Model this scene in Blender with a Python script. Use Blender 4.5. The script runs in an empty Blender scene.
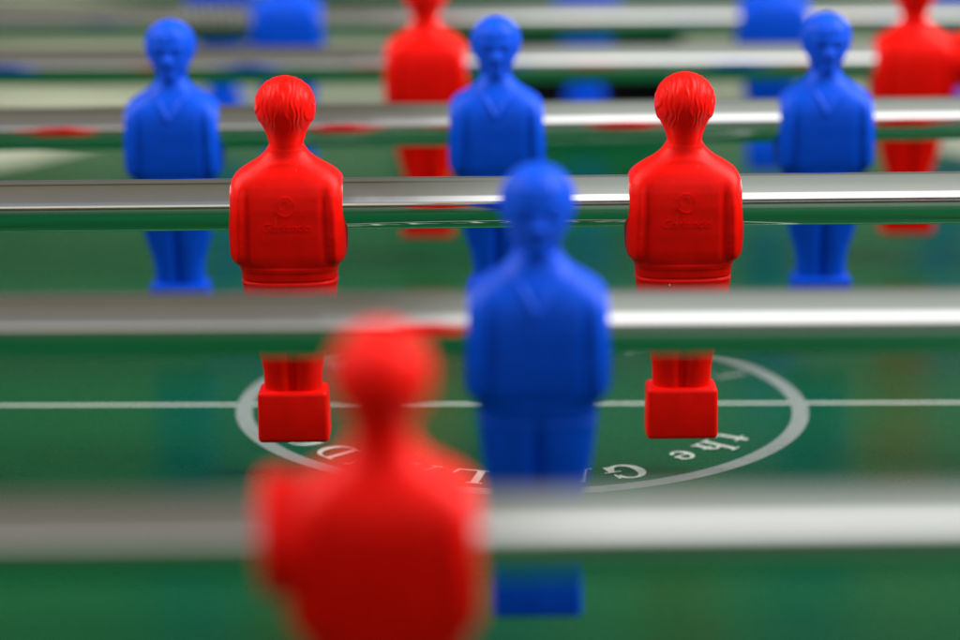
import bpy, math, random
import numpy as np
from mathutils import Vector

random.seed(4)
MM = 0.001
SC = bpy.context.scene
COL = SC.collection

# ------------------------------------------------------------------ helpers
def link(o, parent=None):
    COL.objects.link(o)
    if parent is not None:
        o.parent = parent
    return o

def mesh_obj(name, verts, faces, mat, parent=None, smooth=False):
    me = bpy.data.meshes.new(name)
    me.from_pydata([tuple(v) for v in verts], [], [tuple(f) for f in faces])
    me.update()
    if smooth:
        me.polygons.foreach_set('use_smooth', [True] * len(me.polygons))
    o = bpy.data.objects.new(name, me)
    if mat is not None:
        me.materials.append(mat)
    return link(o, parent)

def empty(name, loc, label, cat, group=None):
    o = bpy.data.objects.new(name, None)
    o.empty_display_size = 0.02
    o.location = loc
    o['label'] = label
    o['category'] = cat
    if group:
        o['group'] = group
    return link(o)

class Bag:
    def __init__(s):
        s.v = []; s.f = []
    def add(s, v, f):
        n = len(s.v)
        s.v += [tuple(p) for p in v]
        s.f += [tuple(i + n for i in q) for q in f]
    def box(s, x0, x1, y0, y1, z0, z1, b=0.0):
        import bmesh
        bm = bmesh.new()
        bmesh.ops.create_cube(bm, size=1.0)
        for v in bm.verts:
            v.co = Vector(((x0 + x1) / 2 + v.co.x * (x1 - x0), (y0 + y1) / 2 + v.co.y * (y1 - y0), (z0 + z1) / 2 + v.co.z * (z1 - z0)))
        if b > 0:
            bmesh.ops.bevel(bm, geom=list(bm.edges), offset=b, segments=4, profile=0.5, affect='EDGES')
        bm.verts.index_update()
        s.add([v.co.copy() for v in bm.verts], [[v.index for v in f.verts] for f in bm.faces])
        bm.free()
    def prism(s, poly, z0, z1):
        n = len(poly)
        v = [(p[0], p[1], z0) for p in poly] + [(p[0], p[1], z1) for p in poly]
        f = [tuple(range(n))[::-1], tuple(range(n, 2 * n))]
        f += [(i, (i + 1) % n, (i + 1) % n + n, i + n) for i in range(n)]
        s.add(v, f)

def lathe_x(profile, seg=96):
    """profile of (x, r) turned round the x axis"""
    v = []; f = []
    for (x, r) in profile:
        for k in range(seg):
            a = 2 * math.pi * k / seg
            v.append((x, r * math.cos(a), r * math.sin(a)))
    for i in range(len(profile) - 1):
        for k in range(seg):
            k2 = (k + 1) % seg
            f.append((i * seg + k, i * seg + k2, (i + 1) * seg + k2, (i + 1) * seg + k))
    return v, f

# ------------------------------------------------------------------ materials
def new_mat(name):
    m = bpy.data.materials.new(name)
    m.use_nodes = True
    nt = m.node_tree
    b = nt.nodes.get('Principled BSDF')
    return m, nt, b

def N(nt, t, **kw):
    n = nt.nodes.new(t)
    for k, v in kw.items():
        setattr(n, k, v)
    return n

def plastic(name, col, rough, dark):
    m, nt, b = new_mat(name)
    tc = N(nt, 'ShaderNodeTexCoord')
    n1 = N(nt, 'ShaderNodeTexNoise'); n1.inputs['Scale'].default_value = 160; n1.inputs['Detail'].default_value = 4
    nt.links.new(tc.outputs['Object'], n1.inputs['Vector'])
    mx = N(nt, 'ShaderNodeMix', data_type='RGBA')
    mx.inputs[6].default_value = (*[c * dark for c in col], 1); mx.inputs[7].default_value = (*col, 1)
    mr = N(nt, 'ShaderNodeMapRange'); mr.inputs[1].default_value = 0.3; mr.inputs[2].default_value = 0.6
    nt.links.new(n1.outputs['Fac'], mr.inputs[0]); nt.links.new(mr.outputs[0], mx.inputs[0])
    nt.links.new(mx.outputs[2], b.inputs['Base Color'])
    r = N(nt, 'ShaderNodeMapRange'); r.inputs[3].default_value = rough - 0.06; r.inputs[4].default_value = rough + 0.08
    n3 = N(nt, 'ShaderNodeTexNoise'); n3.inputs['Scale'].default_value = 420; n3.inputs['Detail'].default_value = 6
    nt.links.new(tc.outputs['Object'], n3.inputs['Vector'])
    nt.links.new(n3.outputs['Fac'], r.inputs[0]); nt.links.new(r.outputs[0], b.inputs['Roughness'])
    # hairline scuffs, a little paler than the plastic
    oi = N(nt, 'ShaderNodeObjectInfo')
    mp = N(nt, 'ShaderNodeMapping'); mp.inputs['Scale'].default_value = (900, 900, 90); mp.inputs['Rotation'].default_value = (0.3, 0.5, 0.2)
    nt.links.new(tc.outputs['Object'], mp.inputs['Vector'])
    nt.links.new(oi.outputs['Location'], mp.inputs['Location'])
    ns = N(nt, 'ShaderNodeTexNoise'); ns.inputs['Scale'].default_value = 1.0; ns.inputs['Detail'].default_value = 2
    nt.links.new(mp.outputs[0], ns.inputs['Vector'])
    sr = N(nt, 'ShaderNodeMapRange'); sr.inputs[1].default_value = 0.70; sr.inputs[2].default_value = 0.76; sr.inputs[4].default_value = 0.12
    nt.links.new(ns.outputs['Fac'], sr.inputs[0])
    ms = N(nt, 'ShaderNodeMix', data_type='RGBA'); ms.inputs[7].default_value = (*[min(1, c * 0.8 + 0.12) for c in col], 1)
    nt.links.new(sr.outputs[0], ms.inputs[0]); nt.links.new(mx.outputs[2], ms.inputs[6]); nt.links.new(ms.outputs[2], b.inputs['Base Color'])
    n2 = N(nt, 'ShaderNodeTexNoise'); n2.inputs['Scale'].default_value = 900; n2.inputs['Detail'].default_value = 3
    nt.links.new(tc.outputs['Object'], n2.inputs['Vector'])
    bp = N(nt, 'ShaderNodeBump'); bp.inputs['Strength'].default_value = 0.25; bp.inputs['Distance'].default_value = 0.00012
    nt.links.new(n2.outputs['Fac'], bp.inputs['Height']); nt.links.new(bp.outputs[0], b.inputs['Normal'])
    b.inputs['IOR'].default_value = 1.42
    b.inputs['Specular IOR Level'].default_value = 0.14
    b.inputs['Subsurface Weight'].default_value = 0.0
    return m

M_RED = plastic('red_plastic', (0.90, 0.0036, 0.0004), 0.40, 0.88)
M_BLUE = plastic('blue_plastic', (0.0008, 0.076, 0.72), 0.40, 0.88)
M_RUBBER = plastic('red_rubber', (0.55, 0.006, 0.004), 0.5, 0.85)

def chrome():
    m, nt, b = new_mat('worn_chrome')
    b.inputs['Metallic'].default_value = 1.0
    tc = N(nt, 'ShaderNodeTexCoord')
    mp = N(nt, 'ShaderNodeMapping'); mp.inputs['Scale'].default_value = (6, 220, 220)
    nt.links.new(tc.outputs['Object'], mp.inputs['Vector'])
    n1 = N(nt, 'ShaderNodeTexNoise'); n1.inputs['Scale'].default_value = 1.0; n1.inputs['Detail'].default_value = 6
    nt.links.new(mp.outputs[0], n1.inputs['Vector'])
    # dull smears and pits
    n2 = N(nt, 'ShaderNodeTexNoise'); n2.inputs['Scale'].default_value = 130; n2.inputs['Detail'].default_value = 5
    nt.links.new(tc.outputs['Object'], n2.inputs['Vector'])
    mr = N(nt, 'ShaderNodeMapRange'); mr.inputs[1].default_value = 0.3; mr.inputs[2].default_value = 0.75
    mr.inputs[3].default_value = 0.035; mr.inputs[4].default_value = 0.13
    nt.links.new(n2.outputs['Fac'], mr.inputs[0]); nt.links.new(mr.outputs[0], b.inputs['Roughness'])
    vr = N(nt, 'ShaderNodeTexVoronoi'); vr.inputs['Scale'].default_value = 60
    nt.links.new(tc.outputs['Object'], vr.inputs['Vector'])
    m2 = N(nt, 'ShaderNodeMapRange'); m2.inputs[1].default_value = 0.025; m2.inputs[2].default_value = 0.055
    m2.inputs[3].default_value = 0.45; m2.inputs[4].default_value = 1.0
    nt.links.new(vr.outputs['Distance'], m2.inputs[0])
    mx = N(nt, 'ShaderNodeMix', data_type='RGBA')
    mx.inputs[6].default_value = (0.22, 0.21, 0.19, 1); mx.inputs[7].default_value = (0.80, 0.80, 0.79, 1)
    nt.links.new(m2.outputs[0], mx.inputs[0]); nt.links.new(mx.outputs[2], b.inputs['Base Color'])
    bp = N(nt, 'ShaderNodeBump'); bp.inputs['Strength'].default_value = 0.10; bp.inputs['Distance'].default_value = 0.0002
    nt.links.new(n1.outputs['Fac'], bp.inputs['Height']); nt.links.new(bp.outputs[0], b.inputs['Normal'])
    return m
M_CHROME = chrome()

def field():
    m, nt, b = new_mat('green_laminate')
    tc = N(nt, 'ShaderNodeTexCoord')
    n1 = N(nt, 'ShaderNodeTexNoise'); n1.inputs['Scale'].default_value = 9; n1.inputs['Detail'].default_value = 7
    nt.links.new(tc.outputs['Object'], n1.inputs['Vector'])
    mx = N(nt, 'ShaderNodeMix', data_type='RGBA')
    mx.inputs[6].default_value = (0.0012, 0.047, 0.0138, 1); mx.inputs[7].default_value = (0.0024, 0.062, 0.0205, 1)
    nt.links.new(n1.outputs['Fac'], mx.inputs[0])
    # fine flecks
    n2 = N(nt, 'ShaderNodeTexNoise'); n2.inputs['Scale'].default_value = 1100; n2.inputs['Detail'].default_value = 2
    nt.links.new(tc.outputs['Object'], n2.inputs['Vector'])
    mr = N(nt, 'ShaderNodeMapRange'); mr.inputs[1].default_value = 0.35; mr.inputs[2].default_value = 0.7
    mr.inputs[3].default_value = 0.78; mr.inputs[4].default_value = 1.3
    nt.links.new(n2.outputs['Fac'], mr.inputs[0])
    ml = N(nt, 'ShaderNodeVectorMath', operation='SCALE')
    nt.links.new(mx.outputs[2], ml.inputs[0]); nt.links.new(mr.outputs[0], ml.inputs['Scale'])
    # scattered pale dust specks
    vr = N(nt, 'ShaderNodeTexVoronoi'); vr.inputs['Scale'].default_value = 150
    nt.links.new(tc.outputs['Object'], vr.inputs['Vector'])
    ms = N(nt, 'ShaderNodeMapRange'); ms.inputs[1].default_value = 0.05; ms.inputs[2].default_value = 0.10
    ms.inputs[3].default_value = 0.35; ms.inputs[4].default_value = 0.0
    nt.links.new(vr.outputs['Distance'], ms.inputs[0])
    m3 = N(nt, 'ShaderNodeMix', data_type='RGBA')
    nt.links.new(ms.outputs[0], m3.inputs[0]); nt.links.new(ml.outputs[0], m3.inputs[6]); m3.inputs[7].default_value = (0.05, 0.10, 0.06, 1)
    nt.links.new(m3.outputs[2], b.inputs['Base Color'])
    nr = N(nt, 'ShaderNodeTexNoise'); nr.inputs['Scale'].default_value = 28; nr.inputs['Detail'].default_value = 8; nr.inputs['Roughness'].default_value = 0.7
    nt.links.new(tc.outputs['Object'], nr.inputs['Vector'])
    rr = N(nt, 'ShaderNodeMapRange'); rr.inputs[1].default_value = 0.3; rr.inputs[2].default_value = 0.7; rr.inputs[3].default_value = 0.21; rr.inputs[4].default_value = 0.34
    nt.links.new(nr.outputs['Fac'], rr.inputs[0]); nt.links.new(rr.outputs[0], b.inputs['Roughness'])
    b.inputs['IOR'].default_value = 1.21
    bp = N(nt, 'ShaderNodeBump'); bp.inputs['Strength'].default_value = 0.22; bp.inputs['Distance'].default_value = 0.00006
    nt.links.new(n2.outputs['Fac'], bp.inputs['Height']); nt.links.new(bp.outputs[0], b.inputs['Normal'])
    return m
M_FIELD = field()

def simple(name, col, rough, nscale=60, var=0.85, bump=0.0):
    m, nt, b = new_mat(name)
    tc = N(nt, 'ShaderNodeTexCoord')
    n1 = N(nt, 'ShaderNodeTexNoise'); n1.inputs['Scale'].default_value = nscale; n1.inputs['Detail'].default_value = 6
    nt.links.new(tc.outputs['Object'], n1.inputs['Vector'])
    mx = N(nt, 'ShaderNodeMix', data_type='RGBA')
    mx.inputs[6].default_value = (*[c * var for c in col], 1); mx.inputs[7].default_value = (*col, 1)
    nt.links.new(n1.outputs['Fac'], mx.inputs[0]); nt.links.new(mx.outputs[2], b.inputs['Base Color'])
    b.inputs['Roughness'].default_value = rough
    if bump:
        bp = N(nt, 'ShaderNodeBump'); bp.inputs['Strength'].default_value = bump; bp.inputs['Distance'].default_value = 0.0001
        nt.links.new(n1.outputs['Fac'], bp.inputs['Height']); nt.links.new(bp.outputs[0], b.inputs['Normal'])
    return m
M_PAINT = simple('white_line_paint', (0.44, 0.49, 0.45), 0.45, 900, 0.75, 0.2)
M_RING = simple('ring_paint', (0.165, 0.20, 0.188), 0.5, 900, 0.85, 0.2)
def worn_paint(m):
    nt = m.node_tree; b = nt.nodes['Principled BSDF']
    src = b.inputs['Base Color'].links[0].from_socket
    tc = N(nt, 'ShaderNodeTexCoord')
    n = N(nt, 'ShaderNodeTexNoise'); n.inputs['Scale'].default_value = 190; n.inputs['Detail'].default_value = 8; n.inputs['Roughness'].default_value = 0.75
    nt.links.new(tc.outputs['Object'], n.inputs['Vector'])
    r = N(nt, 'ShaderNodeMapRange'); r.inputs[1].default_value = 0.36; r.inputs[2].default_value = 0.44; r.inputs[3].default_value = 0.55; r.inputs[4].default_value = 0.0
    nt.links.new(n.outputs['Fac'], r.inputs[0])
    mx = N(nt, 'ShaderNodeMix', data_type='RGBA'); mx.inputs[7].default_value = (0.03, 0.08, 0.045, 1)
    nt.links.new(r.outputs[0], mx.inputs[0]); nt.links.new(src, mx.inputs[6]); nt.links.new(mx.outputs[2], b.inputs['Base Color'])
worn_paint(M_PAINT); worn_paint(M_RING)
M_RAIL = simple('grey_green_rail', (0.055, 0.085, 0.06), 0.45, 50, 0.85)
M_CREAM = simple('cream_board', (0.40, 0.425, 0.32), 0.35, 40, 0.9)
M_BLACK = simple('black_goal_lining', (0.006, 0.006, 0.006), 0.6)
M_STEEL = simple('spring_steel', (0.13, 0.14, 0.125), 0.35); M_STEEL.node_tree.nodes['Principled BSDF'].inputs['Metallic'].default_value = 1.0

# ------------------------------------------------------------------ the moulded figure (all numbers in mm, front = -y)
def smin(a, b, k):
    h = np.clip(0.5 + 0.5 * (b - a) / k, 0, 1)
    return b * (1 - h) + a * h - k * h * (1 - h)
def smax(a, b, k):
    return -smin(-a, -b, k)
def ell(x, y, z, c, r):
    px, py, pz = (x - c[0]) / r[0], (y - c[1]) / r[1], (z - c[2]) / r[2]
    k0 = np.sqrt(px * px + py * py + pz * pz) + 1e-9
    k1 = np.sqrt((px / r[0]) ** 2 + (py / r[1]) ** 2 + (pz / r[2]) ** 2) + 1e-9
    return k0 * (k0 - 1) / k1
def capsule(x, y, z, a, b, ra, rb, sy=1.0):
    bax, bay, baz = b[0] - a[0], (b[1] - a[1]) / sy, b[2] - a[2]
    pax, pay, paz = x - a[0], (y - a[1]) / sy, z - a[2]
    h = np.clip((pax * bax + pay * bay + paz * baz) / (bax * bax + bay * bay + baz * baz), 0, 1)
    return np.sqrt((pax - bax * h) ** 2 + (pay - bay * h) ** 2 + (paz - baz * h) ** 2) - (ra + (rb - ra) * h)
def seg2(x, z, a, b):
    dx, dz = b[0] - a[0], b[1] - a[1]
    h = np.clip(((x - a[0]) * dx + (z - a[1]) * dz) / (dx * dx + dz * dz), 0, 1)
    return np.sqrt((x - a[0] - dx * h) ** 2 + (z - a[1] - dz * h) ** 2)

# half width, half depth and squareness of the trunk and the fused legs against height
S = 1.058          # the profiles below are written for a 110 mm figure
_P = [  # height, half width, half depth, squareness
 (-60, 8.6, 5.0, 2.4), (-55, 8.6, 5.0, 2.4), (-50, 8.7, 5.2, 2.4), (-46, 9.4, 5.7, 2.4), (-41.5, 11.0, 6.5, 2.4), (-35, 12.5, 7.5, 2.5), (-28, 13.5, 8.4, 2.8),
 (-22, 14.0, 8.9, 3.0), (-19, 14.15, 9.2, 3.0), (-17.6, 14.1, 9.4, 3.1), (-16.9, 14.6, 9.6, 3.4), (-16.2, 15.7, 9.8, 3.8), (-15.2, 16.6, 10.0, 4.4), (-13.5, 17.0, 10.3, 5), (-8, 17.1, 10.7, 5.4), (0, 16.8, 10.8, 5.4),
 (4, 16.7, 10.5, 5.0), (6.5, 16.4, 10.0, 4.2), (8.2, 15.8, 9.4, 3.5), (9.6, 14.9, 8.8, 3.0), (10.8, 13.4, 8.1, 2.6), (12, 11.6, 7.4, 2.3), (13.2, 9.4, 6.8, 2.1), (14.4, 7.7, 6.2, 2.0), (16, 6.0, 5.7, 2.0), (18, 5.2, 5.3, 2.0), (22, 5.2, 5.3, 2.0)]
_P = np.array(_P)
ZT = np.linspace(-62, 23, 1701)
def _sm(col):
    a = np.interp(ZT, _P[:, 0], _P[:, col])
    k = np.exp(-0.5 * (np.arange(-40, 41) / 11.0) ** 2); k /= k.sum()
    return np.convolve(np.pad(a, 40, mode='edge'), k, mode='valid')
WX, WY, EX = _sm(1), _sm(2), _sm(3)

def field_sdf(x, y, z):
    wx = np.interp(z, ZT, WX); wy = np.interp(z, ZT, WY); e = np.interp(z, ZT, EX)
    core = ((np.abs(x / wx) ** e + np.abs(y / wy) ** e) ** (1 / e) - 1) * np.minimum(wx, wy)
    core = core + 6 * np.clip((z - 16.5) / 6, 0, 1) ** 1.5
    ax = np.abs(x)
    d = core
    # arms moulded to the sides: a groove down back and chest, the sleeve rounded beyond it
    zm = np.clip((9.5 - z) / 10, 0, 1); zm = zm * zm * (3 - 2 * zm) * np.clip((z + 17.6) / 2.0, 0, 1)
    gx = 11.3 - 0.035 * (np.minimum(z, 3) + 4)
    d = d + 0.85 * zm * np.exp(-((ax - gx) / 1.25) ** 2)
    d = d - 0.6 * zm * np.exp(-((ax - gx - 2.3) / 1.5) ** 2)
    # shirt hem and waistband
    d = d - 0.22 * np.exp(-((z + 18.2) / 0.8) ** 4)
    d = d + 0.28 * np.exp(-((z + 21.7) / 0.32) ** 2)
    d = d - 0.12 * np.exp(-((z + 22.6) / 0.5) ** 2)
    # gap between the legs
    lg = np.exp(-(x / 1.7) ** 2) * np.clip((np.where(y < 0, -20.5, -28) - z) / 7, 0, 1)
    d = d + 1.7 * lg + 0.7 * lg * np.exp(-(x / 0.6) ** 2)
    # calf / knee swelling either side
    kn = np.exp(-((ax - 4.6) / 2.8) ** 2 - ((z + 47) / 6.5) ** 2)
    d = d - 0.45 * kn
    # shorts hem
    hem = np.exp(-((z + 43.5) / 0.5) ** 2)
    d = d + 0.10 * hem
    # ---- head
    hd = ell(x, y, z, (0, 0.5, 29.9), (8.7, 9.5, 8.7))
    jaw = ell(x, y, z, (0, -1.7, 24.6), (6.3, 7.2, 7.6))
    nape = capsule(x, y, z, (0, 1.0, 24), (0, 0.3, 14), 5.0, 4.9, 1.08)
    h = smin(hd, jaw, 2.6)
    front = np.clip(-y / 4.0, 0, 1)
    # eye sockets, brow, nose, lips, chin, ears
    eye = ell(ax, y, z, (3.1, -9.6, 27.4), (2.3, 1.9, 1.5))
    h = smax(h, -eye, 1.0)
    h = smin(h, ell(ax, y, z, (3.1, -7.3, 27.2), (1.35, 1.2, 0.75)), 0.35)
    h = smin(h, capsule(ax, y, z, (0.9, -8.75, 29.2), (4.9, -7.1, 29.3), 0.75, 0.6), 0.9)
    h = smin(h, capsule(x, y, z, (0, -8.3, 28.6), (0, -9.9, 24.6), 0.75, 1.15), 0.8)
    h = smin(h, ell(ax, y, z, (1.15, -8.7, 24.2), (0.95, 1.1, 0.8)), 0.5)
    h = smin(h, ell(x, y, z, (0, -7.9, 22.15), (2.4, 1.25, 0.62)), 0.4)
    h = smin(h, ell(x, y, z, (0, -7.7, 20.95), (2.0, 1.15, 0.62)), 0.4)
    h = smin(h, ell(x, y, z, (0, -6.6, 18.9), (2.6, 1.9, 1.6)), 1.2)
    ear = ell(ax, y, z, (7.35, -0.2, 27.2), (0.9, 1.7, 2.4))
    h = smin(h, ear, 1.1)
    # hair: cap standing a little proud, combed in wavy locks
    hairline = 31.6 - 0.9 * np.cos(x * 0.45) * 0.6
    capm = np.where(y < -2.5, np.clip((z - hairline) / 0.7, 0, 1), np.clip((z - (20.5 + 0.0 * z)) / 2.0, 0, 1))
    side = np.clip((y + 3.6) / 1.2, 0, 1)
    m = np.maximum(np.clip((z - hairline) / 0.7, 0, 1), side * np.clip((z - 21.0) / 5.5, 0, 1))
    m = m * (1 - np.exp(-np.clip(ear, 0, 9) * 1.2) * 0.8 * (y < 1.5))
    ph = x * 3.7 + 1.5 * np.sin(z * 0.62 + 0.9 * x) + 0.9 * np.sin(z * 1.15 - 1.3 * x + 1.7) + 0.5 * y * np.sign(x + 0.01) * np.clip(ax / 4 - 0.6, 0, 1) * 1.4
    w = np.sin(ph) * (0.65 + 0.35 * np.sin(z * 0.8 + x * 2.1))
    top = np.clip((39.2 - z) / 2.0, 0.25, 1)
    h = h - m * (0.11 + 0.14 * w * top)
    hn = smin(h, nape, 1.9)
    hn = hn + 4 * np.clip((13.5 - z) / 2.5, 0, 1) ** 2 + np.where(z < 10, 50, 0)
    d = smin(d, hn, 0.9)
    # ---- shirt: V collar in front, round collar at the back, shoulder seams
    fr = np.clip(-y / 3.0, 0, 1)
    V = np.minimum(seg2(x, z, (-5.4, 12.5), (0, 3.0)), seg2(x, z, (5.4, 12.5), (0, 3.0)))
    d = d - fr * 0.42 * np.exp(-(V / 0.8) ** 4) * np.clip((14 - z) / 2, 0, 1)
    d = d + fr * 0.15 * np.exp(-((V - 1.25) / 0.35) ** 2) * (z < 12)
    bk = np.clip(y / 3.0, 0, 1)
    cz = 13.2 - 0.03 * x * x
    d = d - bk * 0.10 * np.exp(-((z - cz) / 0.7) ** 2) * np.clip((8 - ax) / 4, 0, 1)
    rag = seg2(ax, z, (5.6, 12.2), (10.6, 4.5))
    d = d + 0.05 * np.exp(-(rag / 0.45) ** 2) * (y < 0)
    return d

def build_figure():
    zs = list(np.arange(-57.5, 37.2, 0.21))
    z0 = zs[-1]; ztop = 39.0
    # find the crown along the axis
    zz = np.linspace(34, 41, 400)
    dd = field_sdf(np.zeros_like(zz), np.zeros_like(zz) + 0.5, zz)
    ztop = zz[np.where(dd < 0)[0][-1]]
    n = 16
    for i in range(1, n):
        t = i / n
        zs.append(z0 + (ztop - z0) * math.sin(t * math.pi / 2) * 0.9995)
    zs = np.array(zs)
    NA = 480
    th = np.linspace(0, 2 * math.pi, NA, endpoint=False)
    Z, T = np.meshgrid(zs, th, indexing='ij')
    cx, cy = np.cos(T), np.sin(T)
    oy = np.where(Z > 34, 0.5, 0.0)
    rs = np.linspace(20.5, 0.0, 60)
    R_out = np.zeros_like(Z); R_in = np.zeros_like(Z); found = np.zeros(Z.shape, bool)
    prev = rs[0]
    for r in rs[1:]:
        s = field_sdf(r * cx, r * cy + oy, Z)
        hit = (s < 0) & ~found
        R_out[hit] = prev; R_in[hit] = r
        found |= hit
        prev = r
    for _ in range(9):
        mid = 0.5 * (R_out + R_in)
        s = field_sdf(mid * cx, mid * cy + oy, Z)
        R_in = np.where(s < 0, mid, R_in); R_out = np.where(s < 0, R_out, mid)
    R = 0.5 * (R_in + R_out)
    X = R * cx; Y = R * cy + oy
    V = np.stack([X, Y, Z], -1)
    # normals from the field itself
    e = 0.06
    P = V.reshape(-1, 3)
    def S(dx, dy, dz): return field_sdf(P[:, 0] + dx, P[:, 1] + dy, P[:, 2] + dz)
    nx = S(e, 0, 0) - S(-e, 0, 0); ny = S(0, e, 0) - S(0, -e, 0); nz = S(0, 0, e) - S(0, 0, -e)
    NN = np.stack([nx, ny, nz], -1); NN /= (np.linalg.norm(NN, axis=1, keepdims=True) + 1e-9)
    NN = NN.reshape(V.shape)
    return zs, V, NN, ztop

def slice_mesh(name, zs, V, NN, i0, i1, cap_top=None):
    nr = i1 - i0 + 1; na = V.shape[1]
    v = V[i0:i1 + 1].reshape(-1, 3) * (MM * S)
    nn = NN[i0:i1 + 1].reshape(-1, 3)
    idx = np.arange(nr * na).reshape(nr, na)
    a = idx[:-1]; b = idx[1:]
    f = np.stack([a, np.roll(a, -1, 1), np.roll(b, -1, 1), b], -1).reshape(-1, 4)
    verts = v.tolist(); faces = f.tolist(); nrm = nn.tolist()
    if cap_top is not None:
        verts.append([0, 0.5 * MM * S, cap_top * MM * S]); nrm.append([0, 0, 1])
        c = len(verts) - 1; last = idx[-1]
        faces += [[int(last[k]), int(last[(k + 1) % na]), c] for k in range(na)]
    me = bpy.data.meshes.new(name)
    me.from_pydata(verts, [], faces)
    me.polygons.foreach_set('use_smooth', [True] * len(me.polygons))
    me.update()
    me.normals_split_custom_set_from_vertices(nrm)
    return me

zs, FV, FN, ztop = build_figure()
FV[..., 2] = np.where(FV[..., 2] > 17, 17 + (FV[..., 2] - 17) * 0.955, FV[..., 2])
ztop = 17 + (ztop - 17) * 0.955
i_waist = int(np.argmin(abs(zs + 21.6)))
i_neck = int(np.argmin(abs(zs - 17.3)))
ME_LEGS = slice_mesh('legs', zs, FV, FN, 0, i_waist)
ME_BODY = slice_mesh('player', zs, FV, FN, i_waist, i_neck)
ME_HEAD = slice_mesh('head', zs, FV, FN, i_neck, len(zs) - 1, ztop)

def foot_mesh():
    b = Bag()
    b.box(-10.5 * MM, 10.5 * MM, -6.2 * MM, 6.2 * MM, -71.4 * MM, -55.6 * MM, 1.5 * MM)
    b.v = [tuple(c * S for c in p) for p in b.v]
    me = bpy.data.meshes.new('foot_block')
    me.from_pydata(b.v, [], b.f)
    # slight waist in the side faces and a softly bowed top, as moulded
    for v in me.vertices:
        z = v.co.z / MM
        t = (z + 63.8) / 7.8
        v.co.x *= 1 - 0.012 * (1 - t * t)
        if t < -0.6:
            v.co.y *= 0.96
    me.polygons.foreach_set('use_smooth', [True] * len(me.polygons))
    me.update()
    return me
ME_FOOT = foot_mesh()

def back_surface(x, z):
    """y of the figure's back at (x, z) in mm"""
    r = np.linspace(12.5, 3, 400)
    s = field_sdf(np.full_like(r, x), r, np.full_like(r, z))
    k = np.where(s < 0)[0]
    return r[k[0]] if len(k) else 9.0

def lettering_mesh():
    """raised maker's name and ring emblem, wrapped on to the back"""
    cu = bpy.data.curves.new('t', 'FONT')
    cu.body = 'Garlando'; cu.size = 3.5; cu.align_x = 'CENTER'; cu.shear = 0.25; cu.extrude = 0.12; cu.offset = 0.02
    cu.resolution_u = 3; cu.space_character = 1.08
    ob = bpy.data.objects.new('t', cu); COL.objects.link(ob)
    bpy.context.view_layer.update()
    me = bpy.data.meshes.new_from_object(ob.evaluated_get(bpy.context.evaluated_depsgraph_get()))
    bpy.data.objects.remove(ob)
    P = [v.co.copy() for v in me.vertices]; F = [tuple(p.vertices) for p in me.polygons]
    verts = []
    for p in P:
        x = -p.x; z = p.y - 6.0       # seen from behind, so mirrored in x
        y = back_surface(x, z) + (0.17 if p.z > 0 else -0.3)
        verts.append((x * MM * S, y * MM * S, z * MM * S))
    bpy.data.meshes.remove(me)
    B = Bag(); B.add(verts, F)
    # emblem: open ring with a smaller arc inside
    def arc(cx, cz, r0, r1, a0, a1, n=30):
        v = []; f = []
        for i in range(n + 1):
            a = math.radians(a0 + (a1 - a0) * i / n)
            for r in (r0, r1):
                for dep in (-0.3, 0.18):
                    x = cx + r * math.cos(a); z = cz + r * math.sin(a)
                    v.append((x * MM * S, (back_surface(x, z) + dep) * MM * S, z * MM * S))
        for i in range(n):
            q = i * 4; w = q + 4
            f += [(q + 1, q + 3, w + 3, w + 1), (q, q + 1, w + 1, w), (q + 2, w + 2, w + 3, q + 3)]
        B.add(v, f)
    arc(0, 1.2, 2.5, 3.0, 20, 340)
    arc(0.3, 1.5, 1.3, 1.7, -60, 200)
    arc(-1.2, 2.4, 0.5, 0.9, 0, 330, 16)
    m2 = bpy.data.meshes.new('raised_lettering')
    m2.from_pydata(B.v, [], B.f); m2.update()
    return m2
ME_LETTER = lettering_mesh()

def sub(me, name, mat, parent):
    o = bpy.data.objects.new(name, me)
    if not me.materials:
        me.materials.append(mat)
    o.material_slots[0].link = 'OBJECT'
    o.material_slots[0].material = mat
    return link(o, parent)

def add_player(rod, x, mat, back, label):
    p = sub(ME_BODY, 'player', mat, rod)
    p.location = (x * 1.0562 * MM, 0, 0)
    if back:
        p.rotation_euler = (0, 0, math.pi)
    p['label'] = label
    sub(ME_HEAD, 'head', mat, p)
    sub(ME_LEGS, 'legs', mat, p)
    sub(ME_FOOT, 'foot_block', mat, p)
    sub(ME_LETTER, 'raised_lettering', mat, p)
    return p

# ------------------------------------------------------------------ rods
ROD_R = 8.05
HALF = 372
def rod_mesh():
    prof = [(-HALF, 0.0), (-HALF, ROD_R - 0.6), (-HALF + 0.6, ROD_R)]
    prof += [(-HALF + 0.6 + (2 * HALF - 1.2) * i / 40, ROD_R) for i in range(1, 41)]
    prof += [(HALF, ROD_R - 0.6), (HALF, 0.0)]
    v, f = lathe_x([(x * MM, r * MM) for x, r in prof], 128)
    me = bpy.data.meshes.new('rod')
    me.from_pydata(v, [], f)
    me.polygons.foreach_set('use_smooth', [True] * len(me.polygons))
    me.materials.append(M_CHROME); me.update()
    return me
ME_ROD = rod_mesh()

def bumper(rod, x0, x1, r=11.8):
    b = 1.0
    prof = [(x0, ROD_R + 0.05), (x0, r - b), (x0 + 0.3, r - 0.3), (x0 + b, r), (x1 - b, r), (x1 - 0.3, r - 0.3), (x1, r - b), (x1, ROD_R + 0.05)]
    v, f = lathe_x([(x * MM, q * MM) for x, q in prof], 72)
    return mesh_obj('rubber_stop', v, f, M_RED, rod, True)

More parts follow.
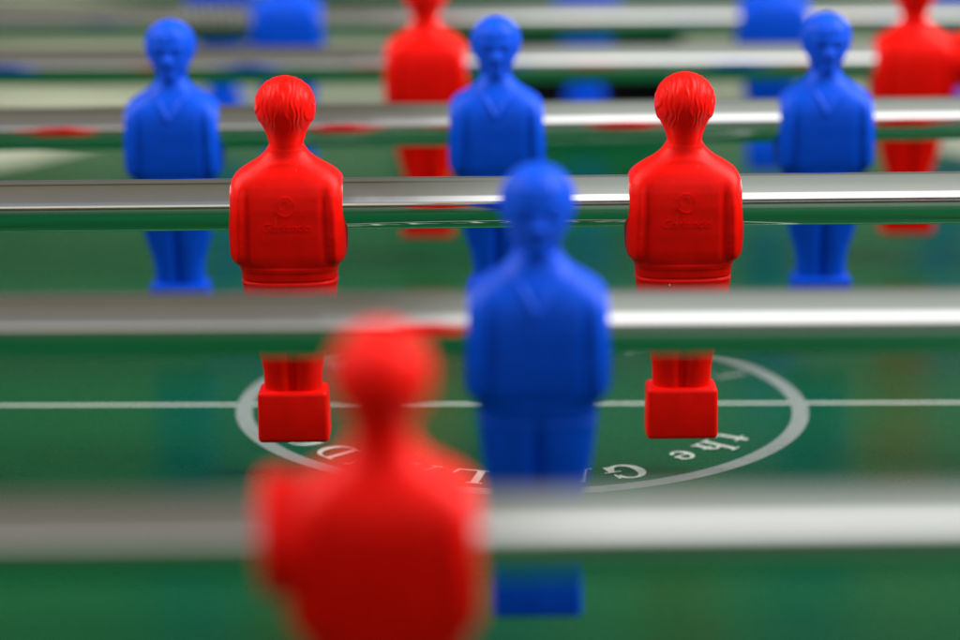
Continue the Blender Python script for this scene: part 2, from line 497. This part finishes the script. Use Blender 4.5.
def spring(rod, x0, x1, R=9.9, w=0.8, turns=9):
    v = []; f = []; n = turns * 40; s = 10
    for i in range(n + 1):
        t = i / n; a = 2 * math.pi * turns * t
        c = Vector((x0 + (x1 - x0) * t, R * math.cos(a), R * math.sin(a)))
        rad = Vector((0, math.cos(a), math.sin(a)))
        for k in range(s):
            q = 2 * math.pi * k / s
            v.append((c + rad * (w * math.cos(q)) + Vector((1, 0, 0)) * (w * math.sin(q))) * MM)
    for i in range(n):
        for k in range(s):
            k2 = (k + 1) % s
            f.append((i * s + k, (i + 1) * s + k, (i + 1) * s + k2, i * s + k2))
    return mesh_obj('coil_spring', v, f, M_STEEL, rod, True)

G = 'chrome rods across the table'
def make_rod(i, label, tilt):
    r = empty('player_rod', (0, (i - 2) * 150 * MM, 0), label, 'player rod', G)
    r.rotation_euler = (0, tilt, 0)
    o = bpy.data.objects.new('rod', ME_ROD); link(o, r)
    return r

tl = -0.0068
ra = make_rod(0, 'nearest chrome rod, heavily blurred, with one large red player seen from behind', -0.009)
add_player(ra, -16.9, M_RED, True, 'large blurred red player in the foreground, back turned')
ra.location.z = -1.4 * MM
bumper(ra, -17.85 - 22.4, -17.85 - 15.5)

rb = make_rod(1, 'second chrome rod from the front, slightly blurred, through a single blue player facing the camera', -0.003)
add_player(rb, 13.4, M_BLUE, False, 'nearest blue player, facing the camera, slightly blurred')

rc = make_rod(2, 'sharply focused chrome rod with red players on either side of the centre circle, backs turned', tl)
add_player(rc, -56.0, M_RED, True, 'sharp red player over the left side of the centre circle')
pr = add_player(rc, 59.6, M_RED, True, 'sharp red player over the right side of the centre circle')
def speck(parent, x, z, r):
    y = back_surface(x, z)
    v, f = lathe_x([(-r * MM, 0), (-r * 0.6 * MM, r * 0.7 * MM), (0, r * MM), (r * 0.7 * MM, r * 0.6 * MM), (r * MM, 0)], 10)
    o = mesh_obj('dust_speck', v, f, M_PAINT, parent, True); o.location = (x * MM * S, (y + 0.1) * MM * S, z * MM * S)
speck(pr, 4.5, -23.4, 0.36)
add_player(rc, -171, M_RED, True, 'red player beyond the left edge of the view')
add_player(rc, 174, M_RED, True, 'red player beyond the right edge of the view')

rd = make_rod(3, 'chrome rod just beyond the sharp red players, carrying three blue players who face the camera', -0.0085)
rd.location.z = -0.9 * MM
add_player(rd, -107.4, M_BLUE, False, 'blue player at the left of the three on this rod')
add_player(rd, 6.0, M_BLUE, False, 'blue player in the middle, partly behind the nearest blue player')
add_player(rd, 121.0, M_BLUE, False, 'blue player at the right of the three on this rod')
add_player(rd, -221, M_BLUE, False, 'blue player beyond the left edge of the view')
add_player(rd, 235, M_BLUE, False, 'blue player beyond the right edge of the view')

re_ = make_rod(4, 'blurred chrome rod with two red players whose heads touch the top edge', -0.003)
add_player(re_, -21.9, M_RED, True, 'blurred red player between the left and middle blue players')
add_player(re_, 177.5, M_RED, True, 'blurred red player near the right edge')
bumper(re_, 187.5 + 16.5, 187.5 + 30)

rf = make_rod(5, 'far blurred chrome rod with a coil spring and two blue players cut at the shoulders', -0.002)
add_player(rf, -90.0, M_BLUE, False, 'blurred blue player cut off by the top edge, left of the red player')
add_player(rf, 137.5, M_BLUE, False, 'blurred blue player cut off by the top edge, right of the centre')
spring(rf, -95 - 55, -95 - 18.5)

rg = make_rod(6, 'farthest chrome rod above the top edge, only the lower bodies of its blue players showing', 0.0)
add_player(rg, -137, M_BLUE, False, 'farthest blue player, a sliver at the top left')
add_player(rg, 56.4, M_BLUE, False, 'farthest blue player standing before the goal')
add_player(rg, 250, M_BLUE, False, 'farthest blue player, a sliver at the top right corner')

# ------------------------------------------------------------------ table
ZF = -87.1
CX, CY = 14.5, 75.0
TB = empty('foosball_table', (0, 0, 0), 'table football table with glossy green playing field, white centre circle and cream end wall', 'table football')
TB.location = (CX * MM, CY * MM, ZF * MM)
HW = 343; YN = -620; YE = 628      # measured from the centre spot
def q(bag): 
    bag.v = [tuple(c * MM for c in p) for p in bag.v]; return bag
b = Bag(); b.box(-HW, HW, YN, YE, -12, 0); q(b)
mesh_obj('playfield', b.v, b.f, M_FIELD, TB)
for s in (-1, 1):
    b = Bag(); b.box(min(s * HW, s * (HW + 18)), max(s * HW, s * (HW + 18)), YN - 18, YE + 18, -14, 112, 1.5); q(b)
    mesh_obj('side_wall', b.v, b.f, M_RAIL, TB)
# far end wall with the goal mouth
gx0, gx1, gh = -65, 108, 54
b = Bag()
b.box(-HW + 0.5, gx0, YE, YE + 18, -11, 56)
b.box(gx1, HW - 0.5, YE, YE + 18, -11, 56)
b.box(gx0, gx1, YE, YE + 18, gh, 56)
q(b); EW = mesh_obj('end_wall', b.v, b.f, M_CREAM, TB)
b = Bag(); b.box(-HW + 0.5, HW - 0.5, YE - 1.5, YE + 18, 56.2, 112, 1.5); q(b)
mesh_obj('upper_rail', b.v, b.f, M_RAIL, EW)
b = Bag()
b.box(gx0 - 4, gx1 + 4, YE + 90, YE + 94, -40, gh + 6)
b.box(gx0 - 4, gx0, YE + 18.5, YE + 90, -40, gh + 6)
b.box(gx1, gx1 + 4, YE + 18.5, YE + 90, -40, gh + 6)
b.box(gx0 - 4, gx1 + 4, YE + 18.5, YE + 94, gh + 6, gh + 10)
b.box(gx0 - 4, gx1 + 4, YE + 0.5, YE + 94, -44, -40)
q(b); mesh_obj('goal_box', b.v, b.f, M_BLACK, EW)
# raised pale corners
for s in (-1, 1):
    base = [(s * 175, YE), (s * 205, YE - 62), (s * 232, YE - 118), (s * 258, YE - 162), (s * 290, YE - 200), (s * HW, YE - 235)]
    v = []; f = []
    n = len(base)
    v.append((s * HW, YE, 20))
    for p in base: v.append((p[0], p[1], 0.3))
    for i in range(1, n): f.append((0, i, i + 1) if s < 0 else (0, i + 1, i))
    v = [tuple(c * MM for c in p) for p in v]
    me = mesh_obj('corner_ramp', v, f, M_CREAM, TB)

# halfway line, centre circle
def flat_ring(r0, r1, z, n=256):
    v = []; f = []
    for i in range(n):
        a = 2 * math.pi * i / n
        v += [(r0 * math.cos(a) * MM, r0 * math.sin(a) * MM, z * MM), (r1 * math.cos(a) * MM, r1 * math.sin(a) * MM, z * MM)]
    for i in range(n):
        j = (i + 1) % n
        f.append((2 * i, 2 * i + 1, 2 * j + 1, 2 * j))
    return v, f
v, f = flat_ring(93.6, 99.3, 0.07)
mesh_obj('centre_circle', v, f, M_RING, TB)
b = Bag()
LW = 1.15
for (x0, x1) in ((-HW + 1, -99.2), (-93.7, 93.7), (99.2, HW - 1)):
    b.add([(x0, -LW, 0.05), (x1, -LW, 0.05), (x1, LW, 0.05), (x0, LW, 0.05)], [(0, 1, 2, 3)])
q(b); mesh_obj('halfway_line', b.v, b.f, M_PAINT, TB)

# serif letters: strokes in a 0..1 cap-height space
class Glyph:
    def __init__(s): s.p = []
    def quad(s, *pts): s.p.append(list(pts)); return s
    def stem(s, x, w, y0=0.0, y1=1.0, serif=True):
        s.quad((x, y0), (x + w, y0), (x + w, y1), (x, y1))
        if serif:
            for (y, d) in ((y0, 1), (y1, -1)):
                s.quad((x - 0.10, y), (x + w + 0.10, y), (x + w + 0.10, y + d * 0.06), (x - 0.10, y + d * 0.06))
        return s
    def bow(s, cx, cy, rx, ry, a0, a1, t=0.22, th=0.085, n=26):
        """elliptical stroke, thick at the sides and thin at top and bottom"""
        for i in range(n):
            A = [math.radians(a0 + (a1 - a0) * (i + k) / n) for k in (0, 1)]
            o = []; r = []
            for a in A:
                k = th + (t - th) * abs(math.cos(a)) ** 1.3
                o.append((cx + rx * math.cos(a), cy + ry * math.sin(a)))
                r.append((cx + (rx - k) * math.cos(a), cy + (ry - k * 0.8) * math.sin(a)))
            s.quad(o[0], o[1], r[1], r[0])
        return s
def glyphs():
    g = {}
    a = Glyph(); a.stem(0.16, 0.15, 0.06, 0.86, False).quad((0.02, 0.60), (0.50, 0.60), (0.50, 0.66), (0.02, 0.66)); a.bow(0.36, 0.14, 0.2, 0.14, 180, 330, 0.14); g['t'] = (a, 0.5)
    a = Glyph(); a.stem(0.10, 0.15).stem(0.50, 0.15, 0, 0.42); a.bow(0.44, 0.42, 0.21, 0.23, 0, 150, 0.15); g['h'] = (a, 0.75)
    a = Glyph(); a.bow(0.32, 0.32, 0.30, 0.33, 25, 325, 0.16).quad((0.10, 0.31), (0.60, 0.31), (0.60, 0.37), (0.10, 0.37)); a.bow(0.32, 0.33, 0.30, 0.32, 0, 30, 0.12); g['e'] = (a, 0.64)
    a = Glyph(); a.bow(0.50, 0.5, 0.48, 0.52, 30, 335, 0.24, 0.11).quad((0.76, 0.05), (0.92, 0.05), (0.92, 0.42), (0.76, 0.42)).quad((0.60, 0.42), (1.04, 0.42), (1.04, 0.48), (0.60, 0.48)).quad((0.84, 0.64), (0.90, 0.64), (0.90, 0.98), (0.84, 0.94)); g['G'] = (a, 1.0)
    a = Glyph(); a.quad((0.42, 1.0), (0.52, 1.0), (0.20, 0.0), (0.13, 0.0)).quad((0.42, 1.0), (0.56, 1.0), (0.90, 0.0), (0.70, 0.0)).quad((0.28, 0.30), (0.68, 0.30), (0.68, 0.36), (0.28, 0.36)).quad((0.02, 0), (0.32, 0), (0.32, 0.05), (0.02, 0.05)).quad((0.60, 0), (1.0, 0), (1.0, 0.05), (0.60, 0.05)); g['A'] = (a, 1.0)
    a = Glyph(); a.stem(0.14, 0.18).bow(0.44, 0.74, 0.34, 0.26, -90, 90, 0.18).quad((0.30, 0.94), (0.46, 0.94), (0.46, 1.0), (0.30, 1.0)).quad((0.30, 0.47), (0.46, 0.47), (0.46, 0.53), (0.30, 0.53)).quad((0.42, 0.5), (0.60, 0.5), (0.98, 0.0), (0.76, 0.0)); g['R'] = (a, 0.95)
    a = Glyph(); a.stem(0.14, 0.20).quad((0.34, 0), (0.86, 0), (0.86, 0.06), (0.34, 0.06)).quad((0.78, 0.06), (0.86, 0.06), (0.92, 0.32), (0.86, 0.32)); g['L'] = (a, 0.9)
    a = Glyph(); a.stem(0.14, 0.07).stem(0.80, 0.07).quad((0.14, 1.0), (0.36, 1.0), (0.87, 0.0), (0.68, 0.0)); g['N'] = (a, 1.0)
    a = Glyph(); a.stem(0.12, 0.19).bow(0.40, 0.5, 0.52, 0.5, -90, 90, 0.20).quad((0.28, 0.94), (0.42, 0.94), (0.42, 1.0), (0.28, 1.0)).quad((0.28, 0), (0.42, 0), (0.42, 0.06), (0.28, 0.06)); g['D'] = (a, 0.96)
    a = Glyph(); a.bow(0.49, 0.5, 0.47, 0.51, 0, 360, 0.20, n=48); g['O'] = (a, 0.98)
    a = Glyph(); a.stem(0.14, 0.18).quad((0.32, 0.94), (0.78, 0.94), (0.78, 1.0), (0.32, 1.0)).quad((0.32, 0.48), (0.64, 0.48), (0.64, 0.54), (0.32, 0.54)).quad((0.32, 0), (0.82, 0), (0.82, 0.06), (0.32, 0.06)).quad((0.76, 0.06), (0.82, 0.06), (0.86, 0.28), (0.82, 0.28)); g['E'] = (a, 0.9)
    return g
GL = glyphs()
def lettering(seq, name, capm, base_r, outward=True):
    """seq: (letter, angle from the -y direction towards +x). outward: tops point away from the centre"""
    B = Bag(); lay = 0
    for ch, deg in seq:
        g, w = GL[ch]
        a = math.radians(deg)
        rad = Vector((math.sin(a), -math.cos(a)))
        right = Vector((rad.y, -rad.x))       # glyph x when the tops point outward, read from the far side
        up = rad
        if not outward:
            up = -rad; right = -right
        for poly in g.p:
            lay += 1
            z = 0.03 + 0.006 * (lay % 60)
            pts = []
            for (gx, gy) in poly:
                p = (rad * base_r) + right * ((gx - w / 2) * capm) + up * (gy * capm)
                pts.append((p.x, p.y, z))
            ar = sum(pts[i][0] * pts[(i + 1) % len(pts)][1] - pts[(i + 1) % len(pts)][0] * pts[i][1] for i in range(len(pts)))
            if ar < 0: pts = pts[::-1]
            B.add(pts, [tuple(range(len(pts)))])
    q(B)
    return mesh_obj(name, B.v, B.f, M_PAINT, TB)
lettering([('t', 60), ('h', 50.7), ('e', 40.5)], 'lettering', 13, 74.3)
lettering([('G', 22.5), ('A', 11), ('R', -0.5), ('L', -12.5), ('A', -25), ('N', -36.5), ('D', -48), ('O', -60)], 'lettering', 13.2, 76.3)
for c_, a_ in (('E', 116.5), ('A', 149), ('L', 158), ('R', -127)):
    o_ = lettering([(c_, a_)], 'lettering', 11.5, 90.5, False); o_.data.materials[0] = M_RING

# ------------------------------------------------------------------ camera
TH = math.atan(600 / 2343)
cam = bpy.data.cameras.new('camera')
co = bpy.data.objects.new('camera', cam); COL.objects.link(co)
co.location = (0, -710.0 * MM, 144.2 * MM)
from mathutils import Matrix, Euler
rot = Euler((math.pi / 2 - TH, 0, 0)).to_matrix() @ Matrix.Rotation(-0.0030, 3, 'Z')
co.rotation_euler = rot.to_euler()
cam.sensor_width = 36; cam.lens = 2343 / 960 * 36
cam.clip_start = 0.01; cam.clip_end = 20
cam.dof.use_dof = True; cam.dof.focus_distance = 722 * MM; cam.dof.aperture_fstop = cam.lens / 18.5
SC.camera = co

# ------------------------------------------------------------------ light: a daylit room, brighter towards the right
w = bpy.data.worlds.new('World'); SC.world = w; w.use_nodes = True
nt = w.node_tree
bg = nt.nodes['Background']
tc = N(nt, 'ShaderNodeTexCoord'); sp = N(nt, 'ShaderNodeSeparateXYZ')
nt.links.new(tc.outputs['Generated'], sp.inputs[0])
neg = N(nt, 'ShaderNodeMath', operation='MULTIPLY'); neg.inputs[1].default_value = -1
nt.links.new(sp.outputs['Y'], neg.inputs[0])
at = N(nt, 'ShaderNodeMath', operation='ARCTAN2')
nt.links.new(sp.outputs['Z'], at.inputs[0]); nt.links.new(neg.outputs[0], at.inputs[1])
dv = N(nt, 'ShaderNodeMath', operation='DIVIDE'); dv.inputs[1].default_value = math.pi
nt.links.new(at.outputs[0], dv.inputs[0])
def ramp(stops):
    r = N(nt, 'ShaderNodeValToRGB'); cr = r.color_ramp
    while len(cr.elements) < len(stops): cr.elements.new(0.5)
    for e, (p, c) in zip(cr.elements, stops):
        e.position = p; e.color = (*c, 1)
    nt.links.new(dv.outputs[0], r.inputs[0])
    return r
# 0 = level behind the camera, 0.5 = overhead, 1 = level ahead (below the horizon is clamped to the first stop)
RL = ramp([(0.0, (.30, .25, .18)), (0.02, (.75, .65, .48)), (0.05, (.70, .66, .58)), (0.07, (.24, .27, .30)), (0.11, (.26, .28, .31)), (0.16, (.20, .195, .175)),
           (0.42, (.18, .17, .14)), (0.60, (.16, .145, .11)), (0.66, (.05, .045, .03)), (0.70, (.17, .15, .12)), (0.80, (.17, .16, .14)), (0.88, (.12, .13, .11)), (1.0, (.16, .18, .15))])
RR = ramp([(0.0, (.10, .07, .06)), (0.06, (.09, .06, .05)), (0.10, (1.9, 1.9, 1.9)), (0.20, (2.0, 2.0, 2.0)), (0.24, (.58, .60, .56)), (0.5, (.40, .44, .40)),
           (0.75, (.34, .37, .34)), (0.85, (.16, .18, .16)), (1.0, (.20, .23, .19))])
mrx = N(nt, 'ShaderNodeMapRange', interpolation_type='SMOOTHSTEP'); mrx.inputs[1].default_value = -0.06; mrx.inputs[2].default_value = 0.05
nt.links.new(sp.outputs['X'], mrx.inputs[0])
mix = N(nt, 'ShaderNodeMix', data_type='RGBA')
side = N(nt, 'ShaderNodeMapRange', interpolation_type='SMOOTHSTEP'); side.inputs[1].default_value = 0.35; side.inputs[2].default_value = 0.6
nt.links.new(sp.outputs['X'], side.inputs[0])
mxs = N(nt, 'ShaderNodeMix', data_type='RGBA'); mxs.inputs[7].default_value = (.20, .21, .20, 1)
nt.links.new(side.outputs[0], mxs.inputs[0]); nt.links.new(RR.outputs[0], mxs.inputs[6])
nt.links.new(mrx.outputs[0], mix.inputs[0]); nt.links.new(RL.outputs[0], mix.inputs[6]); nt.links.new(mxs.outputs[2], mix.inputs[7])
# below the horizon: dark room floor
lo = N(nt, 'ShaderNodeMapRange'); lo.inputs[1].default_value = -0.03; lo.inputs[2].default_value = 0.0
nt.links.new(sp.outputs['Z'], lo.inputs[0])
m2 = N(nt, 'ShaderNodeMix', data_type='RGBA'); m2.inputs[6].default_value = (.05, .045, .04, 1)
nt.links.new(lo.outputs[0], m2.inputs[0]); nt.links.new(mix.outputs[2], m2.inputs[7])
nt.links.new(m2.outputs[2], bg.inputs['Color']); bg.inputs['Strength'].default_value = 1.05

def area(loc, target, size, sy, power, col):  # soft area lamps added to light the players, standing for no actual window
    l = bpy.data.lights.new('added_area_light', 'AREA'); l.shape = 'RECTANGLE'; l.size = size; l.size_y = sy; l.energy = power; l.color = col
    o = bpy.data.objects.new('added_area_light', l); COL.objects.link(o); o.location = loc
    o.rotation_euler = (Vector(target) - Vector(loc)).to_track_quat('-Z', 'Y').to_euler()
    return o
area((1.25, 0.12, 1.25), (0, 0.0, 0), 1.4, 1.3, 66, (1, 0.98, 0.95))  # added key lamp, high on the right
area((-1.20, 0.15, 1.15), (0, 0.0, 0), 1.3, 1.2, 33, (1, 0.96, 0.9))  # weaker added lamp, high on the left

SC.view_settings.view_transform = 'Standard'
SC.view_settings.look = 'None'
SC.view_settings.exposure = 0
SC.view_settings.gamma = 1
